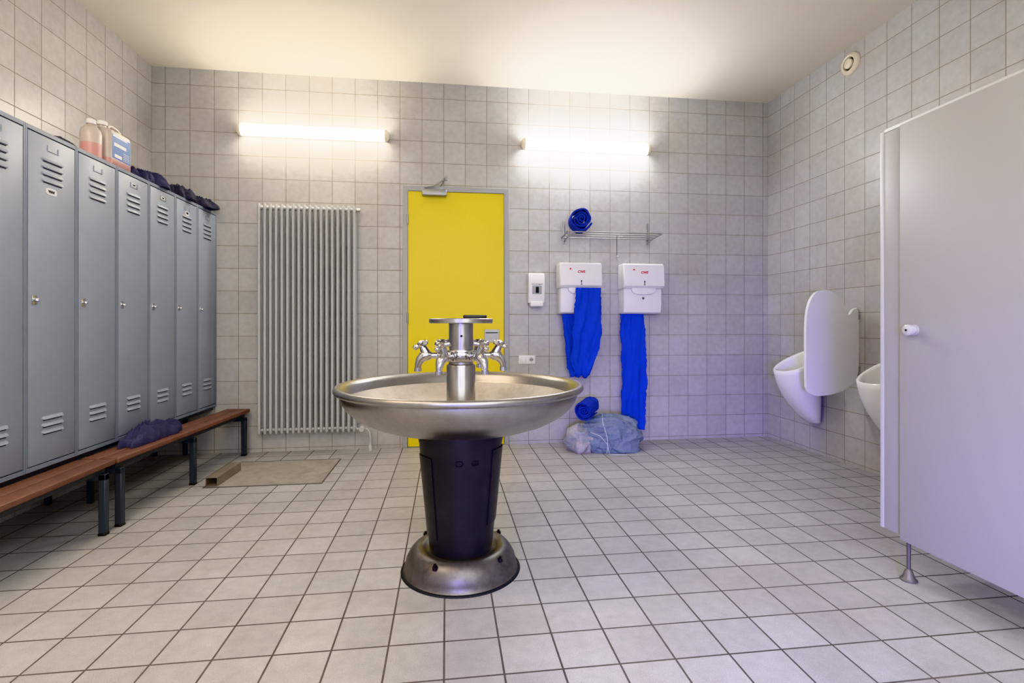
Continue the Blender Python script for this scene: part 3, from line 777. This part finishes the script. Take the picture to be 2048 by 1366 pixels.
# tap
bm = bmesh.new()
DX = 0.020
add_pipe(bm, [(0.07, 0, 1.016), (0.125+DX, 0, 1.016)], 0.015, 14)
add_lathe(bm, [(0.014, 0), (0.025, 0.003), (0.025, 0.016), (0.014, 0.019)], 6, (0.095, 0, 1.016), 'X')
add_pipe(bm, [(0.12+DX, 0, 1.016), (0.14+DX, 0, 1.018), (0.158+DX, 0, 1.012), (0.174+DX, 0, 0.995), (0.182+DX, 0, 0.975), (0.184+DX, 0, 0.952)], [0.018, 0.026, 0.025, 0.021, 0.016, 0.0135], 16)
add_lathe(bm, [(0.011, 0.0), (0.0175, 0.002), (0.0175, 0.018), (0.011, 0.020)], 16, (0.184+DX, 0, 0.940))
add_pipe(bm, [(0.142+DX, 0, 1.02), (0.155+DX, 0, 1.045), (0.162+DX, 0, 1.060)], [0.023, 0.019, 0.016], 16)
tp_body = finish(bm, "tap", m_chrome, wf, 50)
bm = bmesh.new()
c0 = Vector((0.166+DX, 0, 1.070)); ax = Vector((0.45, 0, 0.89)).normalized(); e1 = Vector((0, 1, 0)); e2 = ax.cross(e1)
add_pipe(bm, [c0-ax*0.010, c0+ax*0.0, c0+ax*0.012, c0+ax*0.018], [0.015, 0.021, 0.020, 0.011], 14)
for k in range(3):
    d = e1*math.cos(2*PI*k/3+0.5)+e2*math.sin(2*PI*k/3+0.5)
    add_pipe(bm, [c0, c0+d*0.02, c0+d*0.036, c0+d*0.043], [0.012, 0.0105, 0.014, 0.009], 10)
hdl = finish(bm, "tap_handle", m_chrome, tp_body, 50)
angs = [math.radians(v) for v in (0, 60, 120, 180, 240, 300)]
tp_body.rotation_euler = (0, 0, angs[0])
for a in angs[1:]:
    t = tp_body.copy(); COL.objects.link(t); t.rotation_euler = (0, 0, a)
    h2 = hdl.copy(); COL.objects.link(h2); h2.parent = t
sdh = box("soap_dish", (-0.055, 0.055, -0.04, 0.04, 0, 0.016), m_black, None, 0.005, 2)
sdh.location = (CX+0.065, CY-0.02, 1.1935); tag(sdh, "flat black plastic soap dish on top of the fountain", "soap dish")

# ------------------------------------------------------------------ floor hatch + metal channel
m_hatch = mat("stained_concrete", (158, 153, 147), 0.75, var=0.1, vscale=5, dirt=(124, 117, 109), dscale=7, damt=0.7, bump=0.3)
fh = thing("floor_hatch", "sunken doormat well with worn brownish bare floor", "floor hatch", (-1.31, 4.17, 0))
box("infill", (-0.40, 0.40, -0.33, 0.33, 0.0005, 0.003), m_hatch, fh)
bm = bmesh.new()
for d in ((-0.408, -0.40, -0.338, 0.338), (0.40, 0.408, -0.338, 0.338), (-0.40, 0.40, -0.338, -0.33), (-0.40, 0.40, 0.33, 0.338)):
    add_box(bm, d[0], d[1], d[2], d[3], 0.0, 0.005)
finish(bm, "rim", m_footmetal, fh)
mc = thing("metal_channel", "short raw steel channel lying on the floor", "metal channel", (-1.665, 4.06, 0.0055), -0.02)
bm = bmesh.new()
add_box(bm, -0.04, 0.04, -0.20, 0.20, 0, 0.003); add_box(bm, -0.04, -0.037, -0.20, 0.20, 0.003, 0.06); add_box(bm, 0.037, 0.04, -0.20, 0.20, 0.003, 0.06); add_box(bm, -0.037, 0.037, -0.20, 0.20, 0.057, 0.06)
finish(bm, "channel", m_rawmetal, mc)

# ------------------------------------------------------------------ lights
def area(name, loc, rot, sx, sy, p, col, spread=180):
    l = bpy.data.lights.new(name, 'AREA'); l.shape = 'RECTANGLE'; l.size = sx; l.size_y = sy; l.energy = p; l.color = col
    l.spread = math.radians(spread)
    o = bpy.data.objects.new(name, l); COL.objects.link(o); o.location = loc; o.rotation_euler = rot
    return o
area("ceiling_fill_rear", (0.4, -1.0, H-0.05), (0, 0, 0), 4.0, 2.0, 110, (0.98, 0.98, 1.0))  # unseen broad fill, added behind the camera to brighten the room evenly
area("wall_fill_rear", (0.3, YB+0.05, 2.0), (math.radians(90), 0, 0), 4.5, 1.6, 98, (0.98, 0.98, 1.0))  # second added fill in front of the unseen rear wall, no fixture there
area("warm_light_left", (-1.7, 1.2, H-0.04), (0, 0, 0), 1.2, 0.5, 58, (1.0, 0.79, 0.53))
area("blue_light_rear", (-0.3, -1.5, 0.8), (math.radians(82), 0, math.radians(-25)), 0.4, 0.5, 19, (0.25, 0.2, 1.0), 50)
w = bpy.data.worlds.new("world"); S.world = w; w.use_nodes = True
w.node_tree.nodes["Background"].inputs[0].default_value = (0.5, 0.5, 0.52, 1); w.node_tree.nodes["Background"].inputs[1].default_value = 0.3
S.view_settings.view_transform = 'Khronos PBR Neutral'

# ------------------------------------------------------------------ camera
cd = bpy.data.cameras.new("camera"); cam = bpy.data.objects.new("camera", cd); COL.objects.link(cam)
cam.location = (0, 0, 1.17); cam.rotation_euler = (PI/2, 0, -0.1285)
cd.sensor_width = 36; cd.lens = 1010.58/2048*36; cd.shift_y = -36.4/2048; cd.clip_start = 0.05
S.camera = cam
